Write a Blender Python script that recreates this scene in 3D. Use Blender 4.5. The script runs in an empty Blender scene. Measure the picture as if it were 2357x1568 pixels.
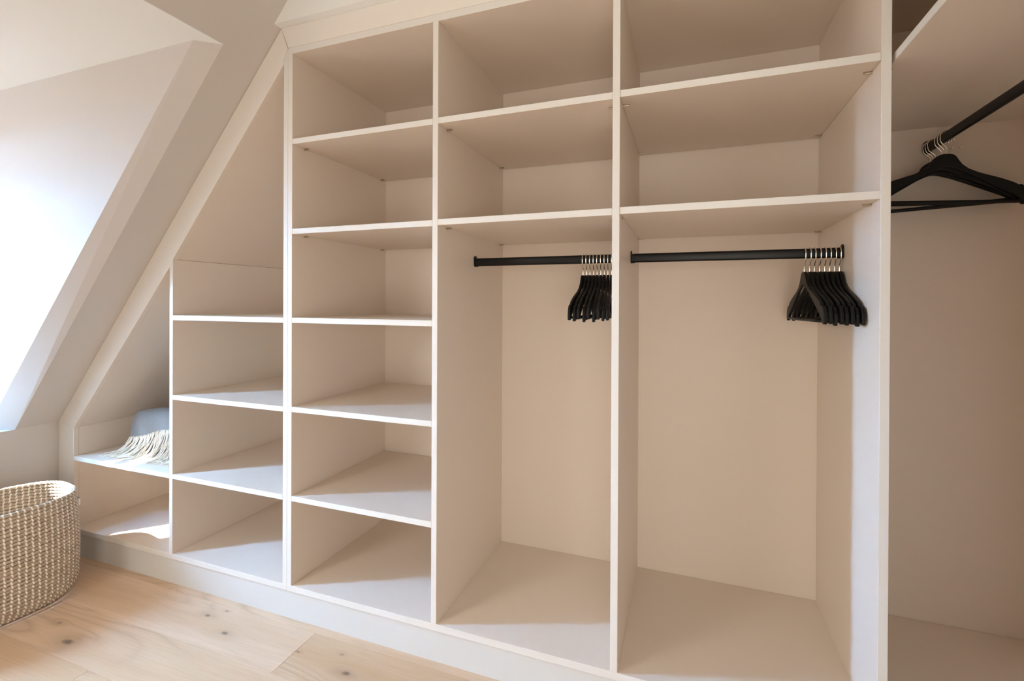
import bpy, bmesh, math, random
from mathutils import Vector, Matrix
random.seed(7)
SC = bpy.context.scene
COL = SC.collection
PI = math.pi

# ---------------------------------------------------------------- camera
cam_d = bpy.data.cameras.new('camera')
cam = bpy.data.objects.new('camera', cam_d)
COL.objects.link(cam)
cam_d.sensor_fit = 'HORIZONTAL'
cam_d.sensor_width = 36.0
cam_d.lens = 1102.74 / 2357 * 36.0
cam_d.shift_x = (1178.5 - 1176.76) / 2357
cam_d.shift_y = (698.37 - 784.0) / 2357
cam_d.clip_start = 0.02
R = ((0.938391, -0.345536, -0.005201), (0.345548, 0.9384, 0.001419), (0.00439, -0.003129, 0.999985))
M = Matrix.Identity(4)
for i in range(3):
    M[i][0] = R[i][0]
    M[i][1] = R[i][2]
    M[i][2] = -R[i][1]
M[0][3], M[1][3], M[2][3] = 1.40898, -1.41769, 1.21522
cam.matrix_world = M
SC.camera = cam

# ---------------------------------------------------------------- world, sun, exposure
W = bpy.data.worlds.new('sky')
SC.world = W
W.use_nodes = True
nt = W.node_tree
nt.nodes.clear()
wo = nt.nodes.new('ShaderNodeOutputWorld')
bg = nt.nodes.new('ShaderNodeBackground')
tc = nt.nodes.new('ShaderNodeTexCoord')
sx = nt.nodes.new('ShaderNodeSeparateXYZ')
rp = nt.nodes.new('ShaderNodeValToRGB')
mp = nt.nodes.new('ShaderNodeMapRange')
mp.inputs['From Min'].default_value = -1
mp.inputs['From Max'].default_value = 1
nt.links.new(tc.outputs['Generated'], sx.inputs[0])
nt.links.new(sx.outputs['Z'], mp.inputs['Value'])
nt.links.new(mp.outputs[0], rp.inputs[0])
nt.links.new(rp.outputs[0], bg.inputs[0])
nt.links.new(bg.outputs[0], wo.inputs[0])
el = rp.color_ramp.elements
el[0].position, el[0].color = 0.47, (0.11, 0.085, 0.06, 1)      # ground, roofs and trees outside
el[1].position, el[1].color = 0.53, (0.48, 0.88, 1.36, 1)       # haze over the horizon
e = el.new(0.80)
e.color = (0.45, 0.87, 1.44, 1)                                 # blue sky
bg.inputs[1].default_value = 152.0

sun_d = bpy.data.lights.new('sun', 'SUN')
sun_d.energy = 62.0
sun_d.angle = math.radians(0.6)
sun_d.color = (1.0, 0.94, 0.86)
sun = bpy.data.objects.new('sun', sun_d)
COL.objects.link(sun)
sun.rotation_euler = Vector((0.702, 0.712, -0.96)).to_track_quat('-Z', 'Y').to_euler()
sun.location = (-4, -4, 6)


def portal(name, loc, normal, sx_, sy_):
    d = bpy.data.lights.new(name, 'AREA')
    d.shape = 'RECTANGLE'
    d.size, d.size_y = sx_, sy_
    d.cycles.is_portal = True
    o = bpy.data.objects.new(name, d)
    COL.objects.link(o)
    o.location = loc
    o.rotation_euler = Vector(normal).to_track_quat('-Z', 'Z').to_euler()
    return o


portal('dormer_window_portal', (-2.03, -1.0075, 1.365), (1, 0, 0), 0.32, 1.30)



def soft_fill(name, loc, normal, size, energy, color):
    """added soft area lamp that fills the room from out of view"""
    d = bpy.data.lights.new(name, 'AREA')
    d.shape = 'RECTANGLE'
    d.size, d.size_y = size
    d.energy = energy
    d.color = color
    o = bpy.data.objects.new(name, d)
    COL.objects.link(o)
    o.location = loc
    o.rotation_euler = Vector(normal).to_track_quat('-Z', 'Z').to_euler()
    return d, o


fill_d, fill = soft_fill('rear_fill_light', (1.88, -3.19, 0.85), (0, 1, 0), (1.1, 1.4), 28.0, (1.0, 0.945, 0.85))  # added warm fill from behind the camera, brightens the bay backs
slope_fill_d, roof = soft_fill('slope_fill_light', (-0.70, -2.1, 1.42), (0.7613, 0, -0.648), (0.8, 1.0), 29.0, (1.0, 0.965, 0.88))  # added fill from the left rear, brightens the front faces

VS = SC.view_settings
SC.display_settings.display_device = 'sRGB'
VS.view_transform = 'Standard'
VS.look = 'None'
VS.gamma = 1.0
VS.use_curve_mapping = False
VS.exposure = 0.3
SC.cycles.max_bounces = 16
SC.cycles.diffuse_bounces = 12
SC.cycles.glossy_bounces = 4
SC.cycles.use_denoising = True
SC.cycles.sample_clamp_indirect = 8.0
SC.cycles.caustics_reflective = False
SC.cycles.caustics_refractive = False


# ---------------------------------------------------------------- materials
def mat(name, color, rough=0.5, spec=0.5, metal=0.0, var=0.0, vscale=3.0, bump=0.0, bscale=300.0):
    m = bpy.data.materials.new(name)
    m.use_nodes = True
    n = m.node_tree
    b = n.nodes['Principled BSDF']
    b.inputs['Base Color'].default_value = (*color, 1)
    b.inputs['Roughness'].default_value = rough
    b.inputs['Specular IOR Level'].default_value = spec
    b.inputs['Metallic'].default_value = metal
    t = n.nodes.new('ShaderNodeTexCoord')
    if var:
        no = n.nodes.new('ShaderNodeTexNoise')
        no.inputs['Scale'].default_value = vscale
        no.inputs['Detail'].default_value = 4
        n.links.new(t.outputs['Object'], no.inputs['Vector'])
        mx = n.nodes.new('ShaderNodeMix')
        mx.data_type = 'RGBA'
        mx.inputs['A'].default_value = (*[c * (1 - var) for c in color], 1)
        mx.inputs['B'].default_value = (*[min(1, c * (1 + var)) for c in color], 1)
        n.links.new(no.outputs['Fac'], mx.inputs['Factor'])
        n.links.new(mx.outputs['Result'], b.inputs['Base Color'])
    if bump:
        no2 = n.nodes.new('ShaderNodeTexNoise')
        no2.inputs['Scale'].default_value = bscale
        no2.inputs['Detail'].default_value = 3
        n.links.new(t.outputs['Object'], no2.inputs['Vector'])
        bp_ = n.nodes.new('ShaderNodeBump')
        bp_.inputs['Strength'].default_value = bump
        bp_.inputs['Distance'].default_value = 0.002
        n.links.new(no2.outputs['Fac'], bp_.inputs['Height'])
        n.links.new(bp_.outputs[0], b.inputs['Normal'])
    return m


M_BOARD = mat('cashmere_melamine', (0.73, 0.66, 0.588), 0.42, 0.35, var=0.012, vscale=40, bump=0.04, bscale=500)
M_WALL = mat('warm_white_paint', (0.59, 0.56, 0.535), 0.85, 0.2, var=0.01, bump=0.05, bscale=220)
M_CEIL = mat('white_ceiling_paint', (0.80, 0.83, 0.83), 0.85, 0.2, var=0.008, bump=0.04, bscale=220)
M_EDGE = mat('cashmere_edge_band', (0.69, 0.685, 0.66), 0.42, 0.35, var=0.01, vscale=40)
M_TRIM = mat('cashmere_filler', (0.76, 0.735, 0.69), 0.42, 0.35, var=0.012, vscale=40, bump=0.04, bscale=500)
M_PLINTH = mat('white_lacquered_plinth', (0.61, 0.62, 0.61), 0.4, 0.4, var=0.006, vscale=30)
M_BLACK = mat('black_painted_steel', (0.006, 0.006, 0.0065), 0.36, 0.22, var=0.1)
M_HANG = mat('black_lacquered_wood', (0.005, 0.0048, 0.0048), 0.45, 0.20, var=0.12, vscale=30)
M_CHROME = mat('polished_steel', (0.86, 0.82, 0.74), 0.16, 0.5, metal=1.0, var=0.03)
M_PIN = mat('nickel_shelf_pin', (0.50, 0.42, 0.33), 0.35, 0.5, metal=0.9, var=0.05)
M_FRAME = mat('white_window_frame', (0.85, 0.84, 0.82), 0.4, 0.4, var=0.01)
M_EAVE = mat('slate_eave', (0.30, 0.24, 0.20), 0.7, 0.2, var=0.1)
M_STRAP = mat('white_webbing', (0.80, 0.79, 0.76), 0.7, 0.2, var=0.05, vscale=200)
M_FRINGE = mat('cream_wool_yarn', (0.80, 0.74, 0.63), 0.95, 0.1, var=0.08, vscale=120)
M_STITCH = mat('ivory_plastic_stitch', (0.88, 0.84, 0.77), 0.5, 0.4, var=0.06, vscale=60)


def wool_mat():
    m = mat('grey_felted_wool', (0.30, 0.30, 0.315), 0.95, 0.1)
    n = m.node_tree
    b = n.nodes['Principled BSDF']
    t = n.nodes.new('ShaderNodeTexCoord')
    a = n.nodes.new('ShaderNodeTexNoise')
    a.inputs['Scale'].default_value = 380
    a.inputs['Detail'].default_value = 6
    c = n.nodes.new('ShaderNodeValToRGB')
    c.color_ramp.elements[0].position = 0.3
    c.color_ramp.elements[0].color = (0.125, 0.115, 0.107, 1)
    c.color_ramp.elements[1].position = 0.72
    c.color_ramp.elements[1].color = (0.225, 0.208, 0.193, 1)
    n.links.new(t.outputs['Object'], a.inputs['Vector'])
    n.links.new(a.outputs['Fac'], c.inputs[0])
    n.links.new(c.outputs[0], b.inputs['Base Color'])
    bp_ = n.nodes.new('ShaderNodeBump')
    bp_.inputs['Strength'].default_value = 0.5
    bp_.inputs['Distance'].default_value = 0.003
    n.links.new(a.outputs['Fac'], bp_.inputs['Height'])
    n.links.new(bp_.outputs[0], b.inputs['Normal'])
    b.inputs['Sheen Weight'].default_value = 0.25
    return m


M_WOOL = wool_mat()


def seagrass_mat():
    m = mat('seagrass', (0.5, 0.36, 0.24), 0.75, 0.25)
    n = m.node_tree
    b = n.nodes['Principled BSDF']
    t = n.nodes.new('ShaderNodeTexCoord')
    mpn = n.nodes.new('ShaderNodeMapping')
    mpn.inputs['Scale'].default_value = (18, 18, 420)
    a = n.nodes.new('ShaderNodeTexNoise')
    a.inputs['Scale'].default_value = 1.0
    a.inputs['Detail'].default_value = 3
    c = n.nodes.new('ShaderNodeValToRGB')
    c.color_ramp.elements[0].position = 0.28
    c.color_ramp.elements[0].color = (0.29, 0.215, 0.15, 1)
    c.color_ramp.elements[1].position = 0.7
    c.color_ramp.elements[1].color = (0.60, 0.49, 0.375, 1)
    n.links.new(t.outputs['Object'], mpn.inputs[0])
    n.links.new(mpn.outputs[0], a.inputs['Vector'])
    n.links.new(a.outputs['Fac'], c.inputs[0])
    n.links.new(c.outputs[0], b.inputs['Base Color'])
    bp_ = n.nodes.new('ShaderNodeBump')
    bp_.inputs['Strength'].default_value = 0.5
    bp_.inputs['Distance'].default_value = 0.002
    n.links.new(a.outputs['Fac'], bp_.inputs['Height'])
    n.links.new(bp_.outputs[0], b.inputs['Normal'])
    return m


M_GRASS = seagrass_mat()


def oak_mat():
    """pale oiled oak: long grain, cathedral figure and a handful of real knots at their places"""
    m = bpy.data.materials.new('oiled_oak')
    m.use_nodes = True
    n = m.node_tree
    L = n.links.new
    b = n.nodes['Principled BSDF']
    b.inputs['Roughness'].default_value = 0.5
    b.inputs['Specular IOR Level'].default_value = 0.35

    def N(t, **k):
        x = n.nodes.new(t)
        for a, v in k.items():
            setattr(x, a, v)
        return x

    def math_(op, a, c=None, d=None):
        x = N('ShaderNodeMath', operation=op)
        for i, v in enumerate((a, c, d)):
            if v is None:
                continue
            if isinstance(v, (int, float)):
                x.inputs[i].default_value = v
            else:
                L(v, x.inputs[i])
        return x.outputs[0]
    geo = N('ShaderNodeNewGeometry')
    oi = N('ShaderNodeObjectInfo')
    rnd = oi.outputs['Random']
    comb = N('ShaderNodeCombineXYZ')
    L(math_('MULTIPLY', rnd, 13.7), comb.inputs[0])
    L(math_('MULTIPLY', rnd, 31.3), comb.inputs[1])
    L(math_('MULTIPLY', rnd, 7.1), comb.inputs[2])
    add = N('ShaderNodeVectorMath', operation='ADD')
    L(geo.outputs['Position'], add.inputs[0])
    L(comb.outputs[0], add.inputs[1])
    # knots: (x, y, half length, strength)
    knots = [(-0.652, -0.367, 0.024, 1.0), (-0.171, -0.139, 0.016, 0.9), (-0.322, -0.090, 0.014, 0.75), (0.367, -0.139, 0.017, 0.95),
             (-0.275, -0.045, 0.007, 0.8), (0.150, -0.118, 0.006, 1.0), (-0.80, -0.315, 0.012, 0.5), (0.30, -0.075, 0.010, 0.45),
             (-0.45, -0.66, 0.02, 0.8), (0.62, -0.55, 0.018, 0.8), (0.95, -0.29, 0.015, 0.7)]
    sep = N('ShaderNodeSeparateXYZ')
    L(geo.outputs['Position'], sep.inputs[0])
    warp = None
    dark = None
    kn = N('ShaderNodeTexNoise')
    kn.inputs['Scale'].default_value = 55.0
    kn.inputs['Detail'].default_value = 3
    L(geo.outputs['Position'], kn.inputs['Vector'])
    jag = math_('MULTIPLY', math_('SUBTRACT', kn.outputs['Fac'], 0.5), 1.5)
    halo = None
    for kx, ky, r, s in knots:
        dx = math_('DIVIDE', math_('SUBTRACT', sep.outputs[0], kx), r)
        dy = math_('DIVIDE', math_('SUBTRACT', sep.outputs[1], ky), r * 0.5)
        d2 = math_('ADD', math_('ADD', math_('MULTIPLY', dx, dx), math_('MULTIPLY', dy, dy)), jag)
        k = math_('MULTIPLY', math_('POWER', 2.718, math_('MULTIPLY', math_('MULTIPLY', d2, d2), -1.6)), s)
        hx = math_('ADD', math_('MULTIPLY', math_('MULTIPLY', dx, dx), 0.10), math_('MULTIPLY', math_('MULTIPLY', dy, dy), 0.16))
        h = math_('MULTIPLY', math_('POWER', 2.718, math_('MULTIPLY', hx, -1.0)), s)
        # wide, soft bulge of the grain round the knot
        w = math_('MULTIPLY', math_('MULTIPLY', dy, math_('POWER', 2.718, math_('MULTIPLY', hx, -0.5))), r * 0.9)
        dark = k if dark is None else math_('MAXIMUM', dark, k)
        halo = h if halo is None else math_('MAXIMUM', halo, h)
        warp = w if warp is None else math_('ADD', warp, w)
    cw = N('ShaderNodeCombineXYZ')
    L(math_('MULTIPLY', warp, -1.0), cw.inputs[1])
    add2 = N('ShaderNodeVectorMath', operation='ADD')
    L(add.outputs[0], add2.inputs[0])
    L(cw.outputs[0], add2.inputs[1])
    P = add2.outputs[0]

    def noise(scale, det=4, rough=0.55, dist=0.0):
        mpn = N('ShaderNodeMapping')
        mpn.inputs['Scale'].default_value = scale
        L(P, mpn.inputs[0])
        x = N('ShaderNodeTexNoise')
        x.inputs['Scale'].default_value = 1.0
        x.inputs['Detail'].default_value = det
        x.inputs['Roughness'].default_value = rough
        x.inputs['Distortion'].default_value = dist
        L(mpn.outputs[0], x.inputs['Vector'])
        return x.outputs['Fac']
    broad = noise((0.9, 7.0, 1.0), 3)
    fine = noise((6.0, 190.0, 1.0), 4, 0.6)
    # cathedral figure: iso-lines of a stretched noise field
    field = noise((0.85, 5.0, 1.0), 1.5, 0.4, 0.3)
    rings = math_('FRACT', math_('MULTIPLY', field, 13.0))
    tri = math_('ABSOLUTE', math_('SUBTRACT', rings, 0.5))
    line = math_('POWER', math_('MULTIPLY', tri, 2.0), 3.0)
    where = N('ShaderNodeMapRange')
    where.inputs['From Min'].default_value = 0.42
    where.inputs['From Max'].default_value = 0.56
    L(noise((0.7, 3.2, 1.0), 2), where.inputs['Value'])
    line = math_('MULTIPLY', line, where.outputs[0])
    r1 = N('ShaderNodeValToRGB')
    r1.color_ramp.elements[0].position = 0.30
    r1.color_ramp.elements[0].color = (0.585, 0.402, 0.255, 1)
    r1.color_ramp.elements[1].position = 0.70
    r1.color_ramp.elements[1].color = (0.715, 0.545, 0.40, 1)
    L(broad, r1.inputs[0])

    def mix(f, A, Bc):
        x = N('ShaderNodeMix', data_type='RGBA')
        L(f, x.inputs['Factor'])
        if isinstance(A, tuple):
            x.inputs['A'].default_value = A
        else:
            L(A, x.inputs['A'])
        x.inputs['B'].default_value = Bc
        return x.outputs['Result']
    c = mix(math_('MULTIPLY', math_('SUBTRACT', 0.62, fine), 1.15), r1.outputs[0], (0.50, 0.34, 0.20, 1))
    c = mix(math_('MULTIPLY', line, 0.42), c, (0.37, 0.245, 0.155, 1))
    c = mix(math_('MULTIPLY', halo, 0.42), c, (0.34, 0.225, 0.14, 1))
    tone = N('ShaderNodeHueSaturation')
    L(math_('ADD', math_('MULTIPLY', rnd, 0.14), 0.93), tone.inputs['Value'])
    L(math_('ADD', math_('MULTIPLY', rnd, -0.16), 1.06), tone.inputs['Saturation'])
    L(c, tone.inputs['Color'])
    c = mix(math_('MULTIPLY', dark, 0.8), tone.outputs[0], (0.10, 0.075, 0.06, 1))
    L(c, b.inputs['Base Color'])
    bp_ = N('ShaderNodeBump')
    bp_.inputs['Strength'].default_value = 0.12
    bp_.inputs['Distance'].default_value = 0.001
    L(fine, bp_.inputs['Height'])
    L(bp_.outputs[0], b.inputs['Normal'])
    return m


M_OAK = oak_mat()


def glass_mat():
    m = bpy.data.materials.new('window_glass')
    m.use_nodes = True
    n = m.node_tree
    n.nodes.clear()
    o = n.nodes.new('ShaderNodeOutputMaterial')
    a = n.nodes.new('ShaderNodeBsdfTransparent')
    g = n.nodes.new('ShaderNodeBsdfGlossy')
    g.inputs['Roughness'].default_value = 0.02
    mx = n.nodes.new('ShaderNodeMixShader')
    mx.inputs[0].default_value = 0.05
    n.links.new(a.outputs[0], mx.inputs[1])
    n.links.new(g.outputs[0], mx.inputs[2])
    n.links.new(mx.outputs[0], o.inputs[0])
    return m


M_GLASS = glass_mat()


# ---------------------------------------------------------------- helpers
def thing(name, loc, label=None, cat=None, group=None):
    o = bpy.data.objects.new(name, None)
    o.empty_display_size = 0.05
    COL.objects.link(o)
    o.location = loc
    if label:
        o['label'] = label
    if cat:
        o['category'] = cat
    if group:
        o['group'] = group
    return o


def wloc(o):
    v = Vector((0, 0, 0))
    while o is not None:
        v += Vector(o.location)
        o = o.parent
    return v


class MB:
    def __init__(self):
        self.v, self.f = [], []

    def poly(self, vs, fs):
        k = len(self.v)
        self.v += [tuple(p) for p in vs]
        self.f += [tuple(i + k for i in f) for f in fs]
        return self

    def box(self, x0, x1, y0, y1, z0, z1):
        vs = [(x, y, z) for x in (x0, x1) for y in (y0, y1) for z in (z0, z1)]
        return self.poly(vs, [(0, 1, 3, 2), (4, 6, 7, 5), (0, 4, 5, 1), (2, 3, 7, 6), (0, 2, 6, 4), (1, 5, 7, 3)])

    def prism_y(self, pts, y0, y1):
        """polygon in (x, z) swept along y"""
        n = len(pts)
        vs = [(x, y0, z) for x, z in pts] + [(x, y1, z) for x, z in pts]
        fs = [tuple(range(n)), tuple(range(2 * n - 1, n - 1, -1))]
        fs += [(i, i + n, (i + 1) % n + n, (i + 1) % n) for i in range(n)]
        return self.poly(vs, fs)

    def tube(self, pts, r, seg=8, closed=False, cap=True, rx=None):
        """round tube along a path, parallel transport frames"""
        pts = [Vector(p) for p in pts]
        n = len(pts)
        tang = []
        for i in range(n):
            a = pts[(i - 1) % n] if (closed or i > 0) else pts[i]
            c = pts[(i + 1) % n] if (closed or i < n - 1) else pts[i]
            tang.append((c - a).normalized())
        t = tang[0]
        u = t.orthogonal().normalized()
        k = len(self.v)
        for i in range(n):
            t2 = tang[i]
            u = (u - t2 * u.dot(t2)).normalized()
            w = t2.cross(u)
            rr = r[i] if isinstance(r, (list, tuple)) else r
            for j in range(seg):
                a = 2 * PI * j / seg
                self.v.append(tuple(pts[i] + u * (rr * math.cos(a)) + w * (rr * math.sin(a))))
        m = n if closed else n - 1
        for i in range(m):
            i2 = (i + 1) % n
            for j in range(seg):
                j2 = (j + 1) % seg
                self.f.append((k + i * seg + j, k + i * seg + j2, k + i2 * seg + j2, k + i2 * seg + j))
        if cap and not closed:
            self.f.append(tuple(k + j for j in range(seg))[::-1])
            self.f.append(tuple(k + (n - 1) * seg + j for j in range(seg)))
        return self

    def build(self, name, m, parent=None, bevel=0.0, smooth=False, seg=1, origin=None, local=False, norm=True):
        off = Vector((0, 0, 0))
        if parent is not None and not local:
            off = wloc(parent)
        if origin is not None:
            off = Vector(origin)
        me = bpy.data.meshes.new(name)
        me.from_pydata([tuple(Vector(p) - off) for p in self.v], [], self.f)
        if norm:
            bm = bmesh.new()
            bm.from_mesh(me)
            bmesh.ops.recalc_face_normals(bm, faces=bm.faces)
            bm.to_mesh(me)
            bm.free()
        me.materials.append(m)
        if smooth:
            me.polygons.foreach_set('use_smooth', [True] * len(me.polygons))
        o = bpy.data.objects.new(name, me)
        COL.objects.link(o)
        if parent is not None:
            o.parent = parent
            if origin is not None:
                o.location = off - wloc(parent)
        elif origin is not None:
            o.location = off
        if bevel:
            md = o.modifiers.new('bevel', 'BEVEL')
            md.width = bevel
            md.segments = seg
            md.limit_method = 'ANGLE'
        return o


def structure(o):
    o['kind'] = 'structure'
    return o


def band(o):
    """edge banding on the narrow front face of a board"""
    o.data.materials.append(M_EDGE)
    for p in o.data.polygons:
        if p.normal.y < -0.9 or (p.normal.x < -0.9 and abs(p.normal.z) < 0.1 and o.name.startswith('shelf') and o.parent.name.startswith('corner')):
            p.material_index = 1
    return o


def board(name, parent, x0, x1, y0, y1, z0, z1, m=None, bevel=0.0007):
    o = MB().box(x0, x1, y0, y1, z0, z1).build(name, m or M_BOARD, parent, bevel)
    if m is None and min(x1 - x0, z1 - z0) < 0.03:
        band(o)
    return o


def smooth_path(ctrl, n=8):
    """Catmull-Rom through control points"""
    P = [Vector(p) for p in ctrl]
    P = [P[0] * 2 - P[1]] + P + [P[-1] * 2 - P[-2]]
    out = []
    for i in range(1, len(P) - 2):
        for k in range(n):
            t = k / n
            a, b, c, d = P[i - 1:i + 3]
            out.append(0.5 * ((2 * b) + (c - a) * t + (2 * a - 5 * b + 4 * c - d) * t * t + (3 * b - a - 3 * c + d) * t ** 3))
    out.append(P[-2])
    return out


# ---------------------------------------------------------------- room shell
KX = -1.444            # knee wall
KZ = 0.6274            # top of knee wall
SL = 1.1751            # roof slope dz/dx
ZC = 2.72              # room ceiling
ZD = 2.1338            # dormer ceiling
YB = 0.61              # back wall
YR = -3.2              # wall behind the camera
XR = 2.50              # right wall
slope_x = lambda z: KX + (z - KZ) / SL
DY0, DY1 = -1.25, -0.16     # dormer opening in the slope


def slope_sec(z0, z1, t=0.16):
    return [(slope_x(z0), z0), (slope_x(z1), z1), (slope_x(z1) - t, z1), (slope_x(z0) - t, z0)]


# floor slab and planks
floor = structure(MB().box(KX - 0.1, XR + 0.1, YR - 0.1, YB + 0.1, -0.06, -0.016).build('floor', M_OAK))
rows = []
y = -0.0225 + 0.20
while y > YR:
    rows.append((max(y - 0.2005, YR), min(y, 0.02)))
    y -= 0.2005
starts = {1: 0.139, 3: -0.428, 2: 1.05, 0: -0.62}
for ri, (ya, yb) in enumerate(rows):
    x = starts.get(ri, random.uniform(-1.2, 0.9))
    while x > KX:
        x -= 2.2
    while x < XR:
        xa, xb = max(x, KX), min(x + 2.2, XR)
        if xb - xa > 0.02:
            g = 0.00035
            MB().box(xa + g, xb - g, ya + g, yb - g, -0.016, 0.0).build('plank', M_OAK, floor, 0.0006,
                                                                      origin=((xa + xb) / 2, (ya + yb) / 2, 0))
        x += 2.2

# left side: knee wall, roof slope, dormer
k = MB()
k.box(KX - 0.12, KX, YR, DY0, 0, KZ)
k.box(KX - 0.12, KX, DY1, YB + 0.1, 0, KZ)
WX = -2.0                                          # plane of the dormer window
WY0, WY1, WZ0, WZ1 = -1.165, -0.85, 0.72, 2.01     # window opening
k.box(KX - 0.12, KX, DY0, DY1, 0, KZ - 0.03)
structure(k.build('wall_left', M_WALL))
s = MB()
s.prism_y(slope_sec(KZ, ZC + 0.05), YR, DY0)
s.prism_y(slope_sec(KZ, ZC + 0.05), DY1, YB + 0.1)
s.prism_y(slope_sec(ZD + 0.002, ZC + 0.05), DY0, DY1)
structure(s.build('wall_slope', M_WALL))
d = MB()
d.box(WX - 0.012, WX, DY0 - 0.1, WY0, KZ - 0.03, ZD)
d.box(WX - 0.012, WX, WY1, -0.2186, KZ - 0.03, ZD)
d.box(WX - 0.012, WX, WY0, WY1, KZ - 0.03, WZ0)
d.box(WX - 0.012, WX, WY0, WY1, WZ1, ZD)
structure(d.build('wall_dormer_front', M_WALL))
structure(MB().box(WX - 0.1, KX, DY0, DY1, KZ - 0.03, KZ).build('trim_4', M_WALL))      # deep plastered sill
# far cheek with its splayed lip, near cheek
CT, CB = (-0.2313, ZD), (-1.537, KZ)
c = MB()
c.poly([(CT[0], -0.2186, ZD), (WX, -0.2186, ZD), (WX, -0.2186, KZ), (CB[0], -0.2186, KZ)], [(0, 1, 2, 3)])
c.poly([(CT[0], -0.2186, ZD), (CB[0], -0.2186, KZ), (KX, DY1, KZ), (slope_x(ZD), DY1, ZD)], [(0, 1, 2, 3)])
structure(c.build('wall_dormer_cheek', M_WALL, norm=False))
structure(MB().poly([(slope_x(ZD), DY0, ZD), (WX, DY0, ZD), (WX, DY0, KZ), (KX, DY0, KZ)], [(0, 1, 2, 3)]).build('wall_dormer_cheek', M_WALL, norm=False))
structure(MB().prism_y([(WX - 0.14, ZD), (slope_x(ZD), ZD), (slope_x(ZD + 0.002), ZD + 0.002), (WX - 0.14, ZD + 0.002)], DY0, DY1).build('ceiling_dormer', M_CEIL))

# dormer window: frame, a single narrow casement with a glazing bar high up
w1 = structure(thing('window_1', (WX - 0.01, (WY0 + WY1) / 2, WZ0)))
fx0, fx1 = WX - 0.012, WX - 0.002
ZB0, ZB1 = 1.772, 1.866
for nm, a in (('jamb', (WY0, -1.11, WZ0, WZ1)), ('jamb', (-0.905, WY1, WZ0, WZ1)), ('bottom_rail', (-1.11, -0.905, WZ0, WZ0 + 0.06)),
              ('top_rail', (-1.11, -0.905, WZ1 - 0.06, WZ1)), ('glazing_bar', (-1.11, -0.905, ZB0, ZB1))):
    board(nm, w1, fx0, fx1, *a, m=M_FRAME)
for a in ((-1.11, -0.905, WZ0 + 0.06, ZB0), (-1.11, -0.905, ZB1, WZ1 - 0.06)):
    board('pane', w1, WX - 0.008, WX - 0.006, *a, m=M_GLASS, bevel=0)

# added unseen window-like frame and backing panel for the slope fill lamp
w3 = structure(thing('slope_fill_frame', (slope_x(1.45), -2.1, 1.45)))
for nm, a0, a1, ya, yb in (('bottom_rail', -0.56, -0.50, -2.56, -1.64), ('top_rail', 0.50, 0.56, -2.56, -1.64), ('jamb', -0.50, 0.50, -2.56, -2.50), ('jamb', -0.50, 0.50, -1.70, -1.64), ('lamp_backing', -0.50, 0.50, -2.50, -1.70)):
    ux, uz, nx, nz = 0.648, 0.7613, 0.7613, -0.648
    px, pz = slope_x(1.45), 1.45
    t_ = 0.006 if nm == 'lamp_backing' else 0.03
    MB().prism_y([(px + ux * a0, pz + uz * a0), (px + ux * a1, pz + uz * a1), (px + ux * a1 + nx * t_, pz + uz * a1 + nz * t_), (px + ux * a0 + nx * t_, pz + uz * a0 + nz * t_)], ya, yb).build(nm, M_FRAME, w3)

# ceiling, bulkhead over the wardrobe, back, right and rear walls
structure(MB().box(KX, XR + 0.1, YR - 0.1, YB + 0.2, ZC, ZC + 0.08).build('ceiling', M_CEIL))
structure(MB().box(slope_x(2.2576) - 0.05, XR, -0.032, YB, 2.2576, ZC).build('wall_bulkhead', M_CEIL))
structure(MB().box(KX - 0.1, XR + 0.1, YB, YB + 0.1, -0.05, ZC).build('wall_back', M_WALL))
structure(MB().box(XR, XR + 0.1, YR - 0.1, YB, -0.05, ZC).build('wall_right', M_WALL))
RW = (1.25, 2.48, 0.1, 1.6)
r = MB()
r.box(KX - 0.1, RW[0], YR - 0.1, YR, -0.05, ZC)
r.box(RW[1], XR, YR - 0.1, YR, -0.05, ZC)
r.box(RW[0], RW[1], YR - 0.1, YR, -0.05, RW[2])
r.box(RW[0], RW[1], YR - 0.1, YR, RW[3], ZC)
structure(r.build('wall_rear', M_WALL))
w2 = structure(thing('rear_fill_frame', (1.865, YR - 0.05, RW[2])))  # added window-like frame and opaque backing for the rear fill lamp, unseen
board('lamp_backing', w2, RW[0], RW[1], YR - 0.098, YR - 0.09, RW[2], RW[3], m=M_FRAME)
board('jamb', w2, RW[0], RW[0] + 0.06, YR - 0.08, YR - 0.03, RW[2], RW[3], m=M_FRAME)
board('jamb', w2, RW[1] - 0.06, RW[1], YR - 0.08, YR - 0.03, RW[2], RW[3], m=M_FRAME)
board('mullion', w2, 1.835, 1.895, YR - 0.08, YR - 0.03, RW[2] + 0.06, RW[3] - 0.06, m=M_FRAME)
board('bottom_rail', w2, RW[0] + 0.06, RW[1] - 0.06, YR - 0.08, YR - 0.03, RW[2], RW[2] + 0.06, m=M_FRAME)
board('top_rail', w2, RW[0] + 0.06, RW[1] - 0.06, YR - 0.08, YR - 0.03, RW[3] - 0.06, RW[3], m=M_FRAME)

# ---------------------------------------------------------------- wardrobe geometry constants
D = 0.60
X0 = -1.3257                     # inner face, far left
V1 = (-0.6705, -0.6503)
V2a = (-0.0424, -0.0214)
V2b = (-0.0210, 0.0)
V3 = (0.6034, 0.6237)
V4 = (1.2003, 1.2215)
V5 = (1.8522, 1.8733)
ZF, ZFb = 0.1323, 0.1095         # bottom board
ZT, ZTt = 2.152, 2.1762          # top board
T = 0.0203
ZI = 2.2576                      # underside of bulkhead
# inner line of the sloped trim (x, z)
I0, I1, I2, I3 = (X0, 0.607), (V1[0], 1.358), (V1[1], 1.3895), (V2a[0], 2.1187)


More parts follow.
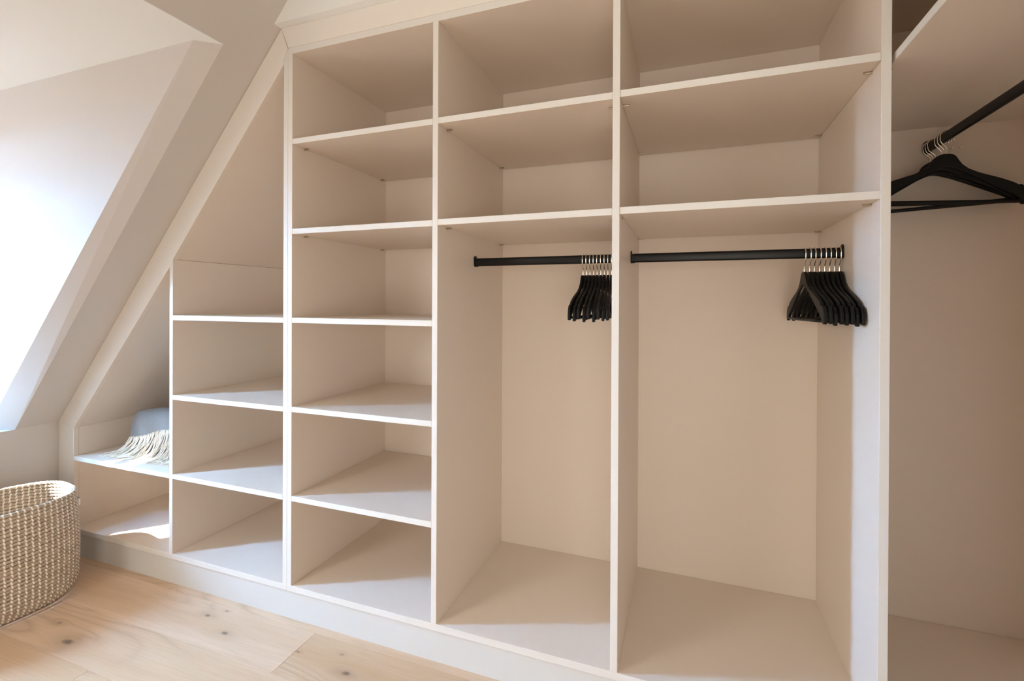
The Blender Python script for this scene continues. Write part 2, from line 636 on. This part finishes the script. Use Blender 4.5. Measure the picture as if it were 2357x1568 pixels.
def shelf(parent, x0, x1, zt, pins=True, depth=D - 0.006, y0=0.0, name='shelf', t=T):
    o = board(name, parent, x0 + 0.0004, x1 - 0.0004, y0, depth, zt - t, zt)
    if pins:
        for px, s in ((x0, 1), (x1, -1)):
            for py in (0.062, depth - 0.035):
                b_ = MB()
                zc = zt - t - 0.0035
                b_.tube([(px - s * 0.0005, py, zc), (px + s * 0.018, py, zc)], 0.0028, 8)
                b_.box(min(px + s * 0.004, px + s * 0.019), max(px + s * 0.004, px + s * 0.019), py - 0.0035, py + 0.0035, zc + 0.001, zc + 0.0034)
                p = b_.build('shelf_pin', M_PIN, o)
    return o


# ---- cabinet under the roof slope
A = thing('sloped_cabinet', (-0.68, 0.3, ZFb), 'cream built-in shelf cabinet cut to the roof slope, left of the tall wardrobe', 'cabinet')
board('side_panel', A, X0 - 0.02, X0, 0.0206, D, ZF, I0[1])
band(MB().prism_y([(V1[0], ZF), (V1[1], ZF), (V1[1], I2[1]), (V1[0], I1[1])], 0.0, D).build('divider', M_BOARD, A, 0.0007))
band(MB().prism_y([(V2a[0], ZF), (V2a[1], ZF), (V2a[1], 2.172), (V2a[0], 2.137)], 0.0, D).build('side_panel', M_BOARD, A, 0.0007))
board('bottom_board', A, X0 - 0.02, V2a[1], 0.0, D, ZFb, ZF)
MB().prism_y([I0, I1, (I1[0], I1[1] + 0.024), (I0[0], I0[1] + 0.024)], 0.0206, D).build('sloped_lining', M_BOARD, A, 0.0005)
MB().prism_y([I2, I3, (I3[0], I3[1] + 0.024), (I2[0], I2[1] + 0.024)], 0.0206, D).build('sloped_lining', M_BOARD, A, 0.0005)
MB().prism_y([(X0, ZF), (V2a[0], ZF), (V2a[0], I3[1]), I0], D, D + 0.008).build('back_panel', M_BOARD, A, 0)
shelf(A, X0, V1[0], 0.4725, pins=False)
for z in (0.4730, 0.8112, 1.1512):
    shelf(A, V1[1], V2a[0], z, pins=False)

# ---- full-height wardrobe
Bw = thing('open_wardrobe', (0.93, 0.3, ZFb), 'tall open cream wardrobe of one shelf column and two hanging bays', 'wardrobe')
for a in (V2b, V5):
    board('side_panel', Bw, a[0], a[1], 0.0, D, ZF, ZT)
for a in (V3, V4):
    board('divider', Bw, a[0], a[1], 0.0, D, ZF, ZT)
board('bottom_board', Bw, V2b[0], V5[1], 0.0, D, ZFb, ZF)
board('top_board', Bw, V2b[0], V5[1], 0.0, D, ZT, ZTt)
board('back_panel', Bw, V2b[0], V5[1], D, D + 0.008, ZF, ZT, bevel=0)
for z in (0.4739, 0.8132, 1.1517):
    shelf(Bw, V2b[1], V3[0], z, pins=False)
for z in (1.4887, 1.8294):
    shelf(Bw, V2b[1], V3[0], z)
for z in (1.4907, 1.8302):
    shelf(Bw, V3[1], V4[0], z)
for z in (1.4925, 1.8332):
    shelf(Bw, V4[1], V5[0], z, y0=0.0015)

# ---- corner wardrobe along the right wall
WX0, WX1 = 1.8795, 2.478
WYE = -1.25
Cw = thing('corner_wardrobe', (2.18, -0.3, ZFb), 'shaded open corner wardrobe at the right edge, turned at a right angle to the rest', 'wardrobe')
board('bottom_board', Cw, WX0, WX1, WYE, D, ZFb, ZF)
board('top_board', Cw, WX0, WX1, WYE, D, ZT, ZTt)
board('back_panel', Cw, WX1, WX1 + 0.008, WYE, D, ZFb, ZTt, bevel=0)
board('end_panel', Cw, WX0, WX1, WYE - 0.02, WYE, ZFb, ZTt)
board('end_panel', Cw, WX0, WX1, D, D + 0.008, ZF, ZT, bevel=0)
ws = board('shelf', Cw, WX0 + 0.003, WX1, WYE, D, 1.8320 - T, 1.8320)
MB().tube([(V5[1], 0.052, 1.808), (V5[1] + 0.019, 0.052, 1.808)], 0.0028, 8).build('shelf_pin', M_PIN, ws)
for sx_ in (2.235, 2.258):
    MB().tube([(sx_, D, 1.735), (sx_, D - 0.010, 1.735)], 0.0035, 10).build('screw', M_CHROME, Cw)

# ---- plinths and filler trims
def front(o, m):
    o.data.materials.append(m)
    for p in o.data.polygons:
        if p.normal.y < -0.9:
            p.material_index = 1
    return structure(o)


MB().box(KX + 0.002, WX0 + 0.012, 0.0085, 0.0265, 0.0, ZFb).build('baseboard_front', M_PLINTH, None, 0.0006)['kind'] = 'structure'
MB().box(WX0 + 0.012, WX0 + 0.03, WYE, 0.0085, 0.0, ZFb).build('baseboard_right', M_PLINTH, None, 0.0006)['kind'] = 'structure'
fas = MB().prism_y([(-0.0533, 2.2533), (-0.0208, ZTt + 0.0004), (WX1, ZTt + 0.0004), (WX1, ZI - 0.0004), (-0.0550, ZI - 0.0004)], 0.0, 0.02)
front(fas.build('trim_1', M_BOARD, None, 0.0004), M_TRIM)
# sloped filler strip
tr = MB().prism_y([(KX + 0.0005, KZ), (-0.0552, 2.2560), (-0.0228, ZTt - 0.003), (V2a[0] - 0.0003, 2.137), (V2a[0] - 0.0003, I3[1]), I2, I1, I0], 0.0, 0.02)
front(tr.build('trim_2', M_BOARD, None, 0.0004), M_TRIM)
front(MB().prism_y([(KX + 0.0005, 0.0), (X0, 0.0), (X0, I0[1] - 0.0004), (KX + 0.0005, KZ - 0.0004)], 0.0, 0.02).build('trim_3', M_BOARD, None, 0.0004), M_TRIM)


# ---------------------------------------------------------------- clothes rails
def rail(loc, length, label, axis='x'):
    """flat oval rail along local x, hung between two end brackets"""
    t = thing('clothes_rail', loc, label, 'clothes rail', 'black clothes rails')
    if axis == 'y':
        t.rotation_euler = (0, 0, PI / 2)
    sec = []
    hw, hh, rr = 0.0075, 0.0155, 0.0072
    for k_ in range(24):
        a = 2 * PI * k_ / 24
        cy = math.cos(a) * rr
        cz = math.sin(a) * rr + (hh - rr if math.sin(a) > 0 else -(hh - rr))
        sec.append((cy, cz))
    m = MB()
    n = len(sec)
    m.poly([(x_, a, b_) for x_ in (0.006, length - 0.006) for a, b_ in sec], [(i, (i + 1) % n, (i + 1) % n + n, i + n) for i in range(n)])
    o = m.build('rail_tube', M_BLACK, t, local=True, smooth=True)
    for s_, x_ in ((1, 0.0), (-1, length)):
        b_ = MB()
        pts = []
        for k_ in range(16):
            a = 2 * PI * k_ / 16
            pts.append((math.cos(a) * 0.012, math.sin(a) * 0.012 + (0.0135 if math.sin(a) > 0 else -0.0065)))
        n2 = len(pts)
        for xa, xb, sc in ((0, 0.004, 1.0), (0.004, 0.014, 0.86)):
            top = 1.0 if sc == 1.0 else 0.55
            vs = [(x_ + s_ * xx, p[0] * sc, (p[1] * (top if p[1] > 0 else 1.0)) * (sc if sc == 1 else 0.97)) for xx in (xa, xb) for p in pts]
            b_.poly(vs, [tuple(range(n2)), tuple(range(2 * n2 - 1, n2 - 1, -1))] + [(i, (i + 1) % n2, (i + 1) % n2 + n2, i + n2) for i in range(n2)])
        b_.build('end_bracket', M_BLACK, t, 0.0008, local=True)
    return t


RZ = 1.3695
rail((V3[1] + 0.0004, 0.30, RZ), V4[0] - V3[1] - 0.0008, 'black flat clothes rail across the middle bay, carrying nine hangers')
rail((V4[1] + 0.0004, 0.30, RZ), V5[0] - V4[1] - 0.0008, 'black flat clothes rail across the wide bay, carrying eight hangers')
WRX, WRZ = 2.17, 1.7415
rail((WRX, WYE + 0.0004, WRZ), D - WYE - 0.0008, 'black clothes rail running towards the camera under the corner wardrobe shelf', 'y')

# ---------------------------------------------------------------- hangers
TOP = [(0, 0), (.010, -.0004), (.018, -.0025), (.025, -.009), (.031, -.019), (.041, -.033), (.058, -.047), (.085, -.060), (.115, -.070),
       (.145, -.080), (.172, -.091), (.186, -.098), (.191, -.106), (.196, -.1065), (.205, -.107), (.213, -.114), (.219, -.126), (.2215, -.143), (.2195, -.157)]
BOT = [(.2075, -.157), (.200, -.150), (.193, -.143), (.178, -.131), (.140, -.109), (.095, -.083), (.050, -.058), (.018, -.044), (.006, -.0405)]


def hanger_mesh():
    half_t = 0.0043
    right = TOP + BOT
    out = right + [(-x_, z_) for x_, z_ in reversed(right) if x_ > 0]
    bm = bmesh.new()
    bow = lambda x_: -0.020 * (abs(x_) / 0.22) ** 2 * 0 + 0.0
    f1 = [bm.verts.new((x_, -half_t, z_)) for x_, z_ in out]
    f2 = [bm.verts.new((x_, half_t, z_)) for x_, z_ in out]
    n = len(out)
    bm.faces.new(f1)
    bm.faces.new(f2[::-1])
    for i in range(n):
        bm.faces.new((f1[i], f2[i], f2[(i + 1) % n], f1[(i + 1) % n]))
    bmesh.ops.recalc_face_normals(bm, faces=bm.faces)
    me = bpy.data.meshes.new('hanger_body')
    bm.to_mesh(me)
    bm.free()
    me.materials.append(M_HANG)
    return me


ROD_TOP = 0.0155
HOOK_R = 0.0185
NECK = -0.0565          # neck top relative to the rail centre


def make_hanger():
    """local: origin on the rail centre, hanger spread along local x, hook opening to +x"""
    t = thing('clothes_hanger', (0, 0, 0), None, 'hanger')
    o = bpy.data.objects.new('hanger_body', hanger_mesh())
    COL.objects.link(o)
    o.parent = t
    o.location = (0, 0, NECK)
    md = o.modifiers.new('bevel', 'BEVEL')
    md.width, md.segments, md.limit_method = 0.0022, 2, 'ANGLE'
    md.angle_limit = math.radians(50)
    MB().tube([(-0.202, 0, NECK - 0.1485), (-0.1, 0, NECK - 0.1495), (0.1, 0, NECK - 0.1495), (0.202, 0, NECK - 0.1485)], 0.0042, 8).build('trouser_bar', M_HANG, t, local=True, smooth=True)
    pts = [(0, 0, NECK - 0.01), (0, 0, NECK + 0.012), (-0.0005, 0, NECK + 0.0185)]
    zc = ROD_TOP + 0.0018 - HOOK_R
    pts += [(-0.012, 0, NECK + 0.032), (-0.0172, 0, NECK + 0.041)]
    for k_ in range(15):
        a = math.radians(180 + 12 - k_ * 15.5)
        pts.append((HOOK_R * math.cos(a), 0, zc + HOOK_R * math.sin(a)))
    pts.append((pts[-1][0] + 0.002, 0, pts[-1][2] - 0.004))
    MB().tube(smooth_path(pts, 3), 0.00185, 8).build('hook', M_CHROME, t, local=True, smooth=True)
    return t


proto = make_hanger()
used = [False]


def hanger(loc, rz, label, group, tilt=0.0, dz=0.0):
    if not used[0]:
        o = proto
        used[0] = True
    else:
        o = proto.copy()
        COL.objects.link(o)
        for ch in list(proto.children):
            c_ = ch.copy()
            COL.objects.link(c_)
            c_.parent = o
    o.location = (loc[0], loc[1], loc[2] + dz)
    o.rotation_euler = (0, tilt, rz)
    o['label'] = label
    o['category'] = 'hanger'
    o['group'] = group
    return o


ORD = ['first', 'second', 'third', 'fourth', 'fifth', 'sixth', 'seventh', 'eighth', 'ninth']
# middle bay: nine; (x, swing in degrees, tilt)
s3 = [(1.0537 + 0.01272 * i_, a_, t_) for i_, (a_, t_) in enumerate(zip((0.0, 0.7, 1.4, 2.2, 3.0, 3.7, 4.3, 4.8, 5.2), (0.006, -0.012, 0.020, -0.020, 0.024, -0.018, 0.022, 0.0, 0.012)))]
for i, (x_, a, tl) in enumerate(s3):
    hanger((x_, 0.30, RZ), PI / 2 + math.radians(a), f'black wooden hanger, {ORD[i]} from the left of nine on the middle bay rail', 'hangers on the middle bay rail', tl)
s4 = [(1.7497, 1.6, 0.010), (1.7640, 1.3, 0.016), (1.7768, 1.0, -0.006), (1.7908, 0.9, 0.012), (1.8042, 0.5, 0.0), (1.8170, 0.4, 0.012), (1.8305, 0.0, -0.012), (1.8430, -0.1, 0.006)]
for i, (x_, a, tl) in enumerate(s4):
    hanger((x_, 0.30, RZ), PI / 2 + math.radians(a), f'black wooden hanger, {ORD[i]} from the left of eight on the wide bay rail', 'hangers on the wide bay rail', tl)
wn = ['frontmost, its wide shoulders in full view', 'second from the front', 'third from the front', 'fourth from the front', 'second from the back wall', 'closest to the back wall']
sw = [(0.465, 8, 0.02), (0.482, 6.5, 0.03), (0.500, 5, 0.01), (0.546, -4, -0.05), (0.563, -3, -0.04), (0.579, -2, -0.045)]
for i, (y_, a, tl) in enumerate(sw):
    hanger((WRX, y_, WRZ), math.radians(a), f'black wooden hanger on the corner wardrobe rail, {wn[i]}', 'hangers on the corner wardrobe rail', tl)

# ---------------------------------------------------------------- laundry basket
BC, BA, BB, BN, BT, BH = (-1.14, -0.417), 0.185, 0.288, 3.0, -0.168, 0.42
Bk = thing('laundry_basket', (BC[0], BC[1], 0), 'oval seagrass basket with white stitching on the floor below the roof slope', 'basket')


def oval(t, grow=0.0, scale=1.0):
    ct, st = math.cos(t), math.sin(t)
    x_ = (BA * scale + grow) * math.copysign(abs(ct) ** (2 / BN), ct)
    y_ = (BB * scale + grow) * math.copysign(abs(st) ** (2 / BN), st)
    c_, s_ = math.cos(BT), math.sin(BT)
    return Vector((x_ * c_ - y_ * s_, x_ * s_ + y_ * c_, 0))


def even_oval(n, grow=0.0):
    P_ = [oval(2 * PI * k_ / 1440, grow) for k_ in range(1440)]
    L_ = [0.0]
    for k_ in range(1440):
        L_.append(L_[-1] + (P_[(k_ + 1) % 1440] - P_[k_]).length)
    out, j = [], 0
    for k_ in range(n):
        s_ = L_[-1] * k_ / n
        while L_[j + 1] < s_:
            j += 1
        f = (s_ - L_[j]) / max(1e-9, L_[j + 1] - L_[j])
        out.append(P_[j] * (1 - f) + P_[(j + 1) % 1440] * f)
    return out, L_[-1]


NR = 30
PITCH = BH / NR
base_path, per = even_oval(120)
nrm = []
for i in range(120):
    tg = (base_path[(i + 1) % 120] - base_path[i - 1]).normalized()
    nrm.append(Vector((tg.y, -tg.x, 0)))


def prof(z):
    """outward offset of the wall at height z: tucked in at the foot, a slight belly"""
    h = z / BH
    foot = max(0.0, 1 - h / 0.16)
    return -0.045 * foot ** 2 + 0.010 * math.sin(PI * min(1, h)) - 0.004 * h


coil, stitch = MB(), MB()
NS = int(per / 0.0192)
stitch_base, _ = even_oval(NS)
stn = []
for i in range(NS):
    tg = (stitch_base[(i + 1) % NS] - stitch_base[i - 1]).normalized()
    stn.append((Vector((tg.y, -tg.x, 0)), tg))
for r_ in range(NR):
    zc = PITCH * (r_ + 0.5)
    off = prof(zc)
    wob = [0.0005 * math.sin(i * 0.37 + r_ * 1.3) for i in range(120)]
    path = [base_path[i] + nrm[i] * (off + wob[i]) + Vector((0, 0, zc + 0.0003 * math.sin(i * 0.21 + r_))) for i in range(120)]
    coil.tube(path, PITCH * 0.485, 10, closed=True)
    for i in range(NS):
        n_, tg = stn[i]
        skew = 0.0024
        ph = (r_ % 2) * 0.0 + 0.0012 * math.sin(i * 2.7 + r_ * 1.9)
        cen = stitch_base[i] + n_ * off + tg * ph + Vector((0, 0, zc))
        k0 = len(stitch.v)
        SG = 8
        rad = PITCH * 0.575
        hw = 0.0026
        for j in range(SG):
            a = 2 * PI * j / SG
            o_ = n_ * (rad * 1.0 * math.cos(a)) + Vector((0, 0, rad * math.sin(a)))
            sh = tg * (-skew * math.sin(a))
            stitch.v.append(tuple(cen + o_ + sh - tg * hw))
            stitch.v.append(tuple(cen + o_ + sh + tg * hw))
        for j in range(SG):
            j2 = (j + 1) % SG
            stitch.f.append((k0 + 2 * j, k0 + 2 * j + 1, k0 + 2 * j2 + 1, k0 + 2 * j2))
off3 = Vector((BC[0], BC[1], 0))
co = coil.build('woven_coils', M_GRASS, Bk, local=True, smooth=True, norm=False)
co['kind'] = 'stuff'
so = stitch.build('stitches', M_STITCH, Bk, local=True, smooth=False, norm=False)
so['kind'] = 'stuff'
bs = MB()
N_ = 120
foot = [base_path[i] + nrm[i] * (prof(0.004) - 0.010) for i in range(N_)]
bs.poly([(p.x, p.y, 0.001) for p in foot] + [(p.x, p.y, 0.010) for p in foot], [tuple(range(N_)), tuple(range(2 * N_ - 1, N_ - 1, -1))] + [(i, (i + 1) % N_, (i + 1) % N_ + N_, i + N_) for i in range(N_)])
bs.build('base', M_GRASS, Bk, local=True)
# webbing loop handles on the two ends
ax_y = Vector((-math.sin(BT), math.cos(BT), 0))
ax_x = Vector((math.cos(BT), math.sin(BT), 0))
for s_ in (1, -1):
    c0 = ax_y * (s_ * (BB + prof(0.36) + 0.004)) + ax_x * 0.012
    h = MB()
    K = 20
    for k_ in range(K + 1):
        a = PI * k_ / K
        p = c0 + ax_x * (0.050 * math.cos(a)) + ax_y * (s_ * 0.015 * math.sin(a) ** 0.8)
        nn = (ax_x * (math.cos(a) / 0.050) + ax_y * (s_ * math.sin(a) / 0.015)).normalized()
        z0_ = 0.352 - 0.006 * math.sin(a)
        for dz, dn in ((-0.015, -0.0013), (0.015, -0.0013), (0.015, 0.0013), (-0.015, 0.0013)):
            h.v.append(tuple(p + Vector((0, 0, z0_ + dz)) + nn * dn))
    for i in range(K):
        for j in range(4):
            h.f.append((i * 4 + j, i * 4 + (j + 1) % 4, (i + 1) * 4 + (j + 1) % 4, (i + 1) * 4 + j))
    h.f.append((3, 2, 1, 0))
    h.f.append(tuple(K * 4 + j for j in range(4)))
    h.build('handle', M_STRAP, Bk, local=True)

# ---------------------------------------------------------------- wool throw on the low shelf
SZ = 0.4725
Tw = thing('wool_throw', (-0.9, 0.27, SZ), 'folded grey wool throw with cream fringe on the low shelf under the slope', 'throw')
nu = 40
xl, xr = -1.125, -0.69
pr = [(0.165, 0.0), (0.150, 0.02), (0.140, 0.055), (0.136, 0.085), (0.142, 0.115), (0.149, 0.150), (0.154, 0.176), (0.166, 0.190), (0.190, 0.195), (0.25, 0.186), (0.33, 0.165), (0.41, 0.14), (0.46, 0.11), (0.48, 0.06), (0.48, 0.0)]
pr = smooth_path([(0, a, b_) for a, b_ in pr], 4)
nv = len(pr)
th = MB()
for i in range(nu + 1):
    u = i / nu
    for p in pr:
        z_ = p.z
        flare = 0.035 * (1 - min(1, z_ / 0.19))      # the left hem hangs wider than the fold
        x_ = xl + 0.012 + (xr - xl - 0.012) * u - flare * (1 - u) ** 3 * 1.0
        y_ = p.y + 0.05 * (u - 0.2) * 0.5 + 0.006 * math.sin(u * 14 + z_ * 25) + (0.008 * (1 - u) ** 6)
        zz = z_ * (1 + 0.12 * u) + 0.003 * math.sin(u * 9 + p.y * 30) * (1 if z_ > 0.03 else 0)
        th.v.append((x_, y_, SZ + max(0.0, zz)))
for i in range(nu):
    for j in range(nv - 1):
        a = i * nv + j
        th.f.append((a, a + 1, a + nv + 1, a + nv))
th.f.append(tuple(range(nv))[::-1])
th.f.append(tuple(nu * nv + j for j in range(nv)))
to = th.build('folded_cloth', M_WOOL, Tw, smooth=True)
# the turned edge that carries the fringe
fr = MB()
ns = 46
rng = random.Random(3)


def hem(u):
    x_ = xl - 0.014 + (xr - xl + 0.01) * u
    z_ = 0.076 + 0.055 * min(1, u / 0.45) - 0.010 * math.sin(u * 6)
    y_ = 0.128 + 0.025 * (u - 0.2) + 0.008 * (1 - u) ** 4
    return x_, y_, z_


for layer in range(2):
    for i in range(ns):
        u = (i + 0.5 * layer + rng.uniform(-.2, .2)) / ns
        x_, y_, z_ = hem(u)
        dx = -0.030 - 0.035 * (1 - u) + rng.uniform(-0.025, 0.018)
        out = -0.035 - rng.uniform(0, 0.03)
        P0 = Vector((x_, y_ - 0.003 + 0.004 * layer + 0.004 * math.sin(u * 17) + 0.003 * math.sin(u * 7 + 1), SZ + z_ + 0.001))
        P1 = Vector((x_ + dx * 0.12 + rng.uniform(-.007, .007), y_ - 0.008 - 0.004 * layer, SZ + z_ * 0.62))
        P2 = Vector((x_ + dx * 0.5 + rng.uniform(-.013, .013), y_ - 0.012 + out * rng.uniform(.1, .45), SZ + z_ * 0.2 + 0.004))
        P3 = Vector((x_ + dx * 0.85 + rng.uniform(-.012, .012), y_ - 0.014 + out * 0.7, SZ + 0.004 + rng.uniform(0, .003)))
        P4 = Vector((x_ + dx * 1.15 + rng.uniform(-.022, .016), y_ - 0.016 + out * rng.uniform(.8, 1.35), SZ + 0.003))
        if P4.x > xr:
            continue
        fr.tube(smooth_path([P0, P1, P2, P3, P4], 4), 0.0021, 6)
fo = fr.build('fringe', M_FRINGE, Tw, smooth=True, norm=False)
fo['kind'] = 'stuff'
hb = MB()
HR = 12
for side in (0.0, 0.004):
    for i in range(41):
        u = i / 40
        x_, y_, z_ = hem(u)
        top_z = 0.200 * (1 + 0.12 * u) + 0.0035 * math.sin(u * 9)
        for k_ in range(HR):
            f = k_ / (HR - 1)
            g = min(1.0, f / 0.8)
            zz = z_ + (top_z - z_) * math.sin(g * PI / 2 * 0.98) ** 0.9
            yy = y_ - 0.002 + 0.028 * g ** 2 + (0.075 * (f - 0.8) / 0.2 if f > 0.8 else 0.0)
            zz -= 0.004 * max(0.0, (f - 0.8) / 0.2)
            ripple = 0.004 * math.sin(u * 17 + f * 2.0) * (1 - f) + 0.003 * math.sin(u * 7 + 1)
            xx = x_ + 0.026 * f * (1 - u)
            hb.v.append((min(xx, xr), yy + ripple + side, SZ + zz + side * (0.4 if f > 0.8 else 0)))
for s_ in range(2):
    for i in range(40):
        for j in range(HR - 1):
            a = s_ * 41 * HR + i * HR + j
            hb.f.append((a, a + 1, a + HR + 1, a + HR))
hb.build('hem', M_WOOL, Tw, smooth=True)
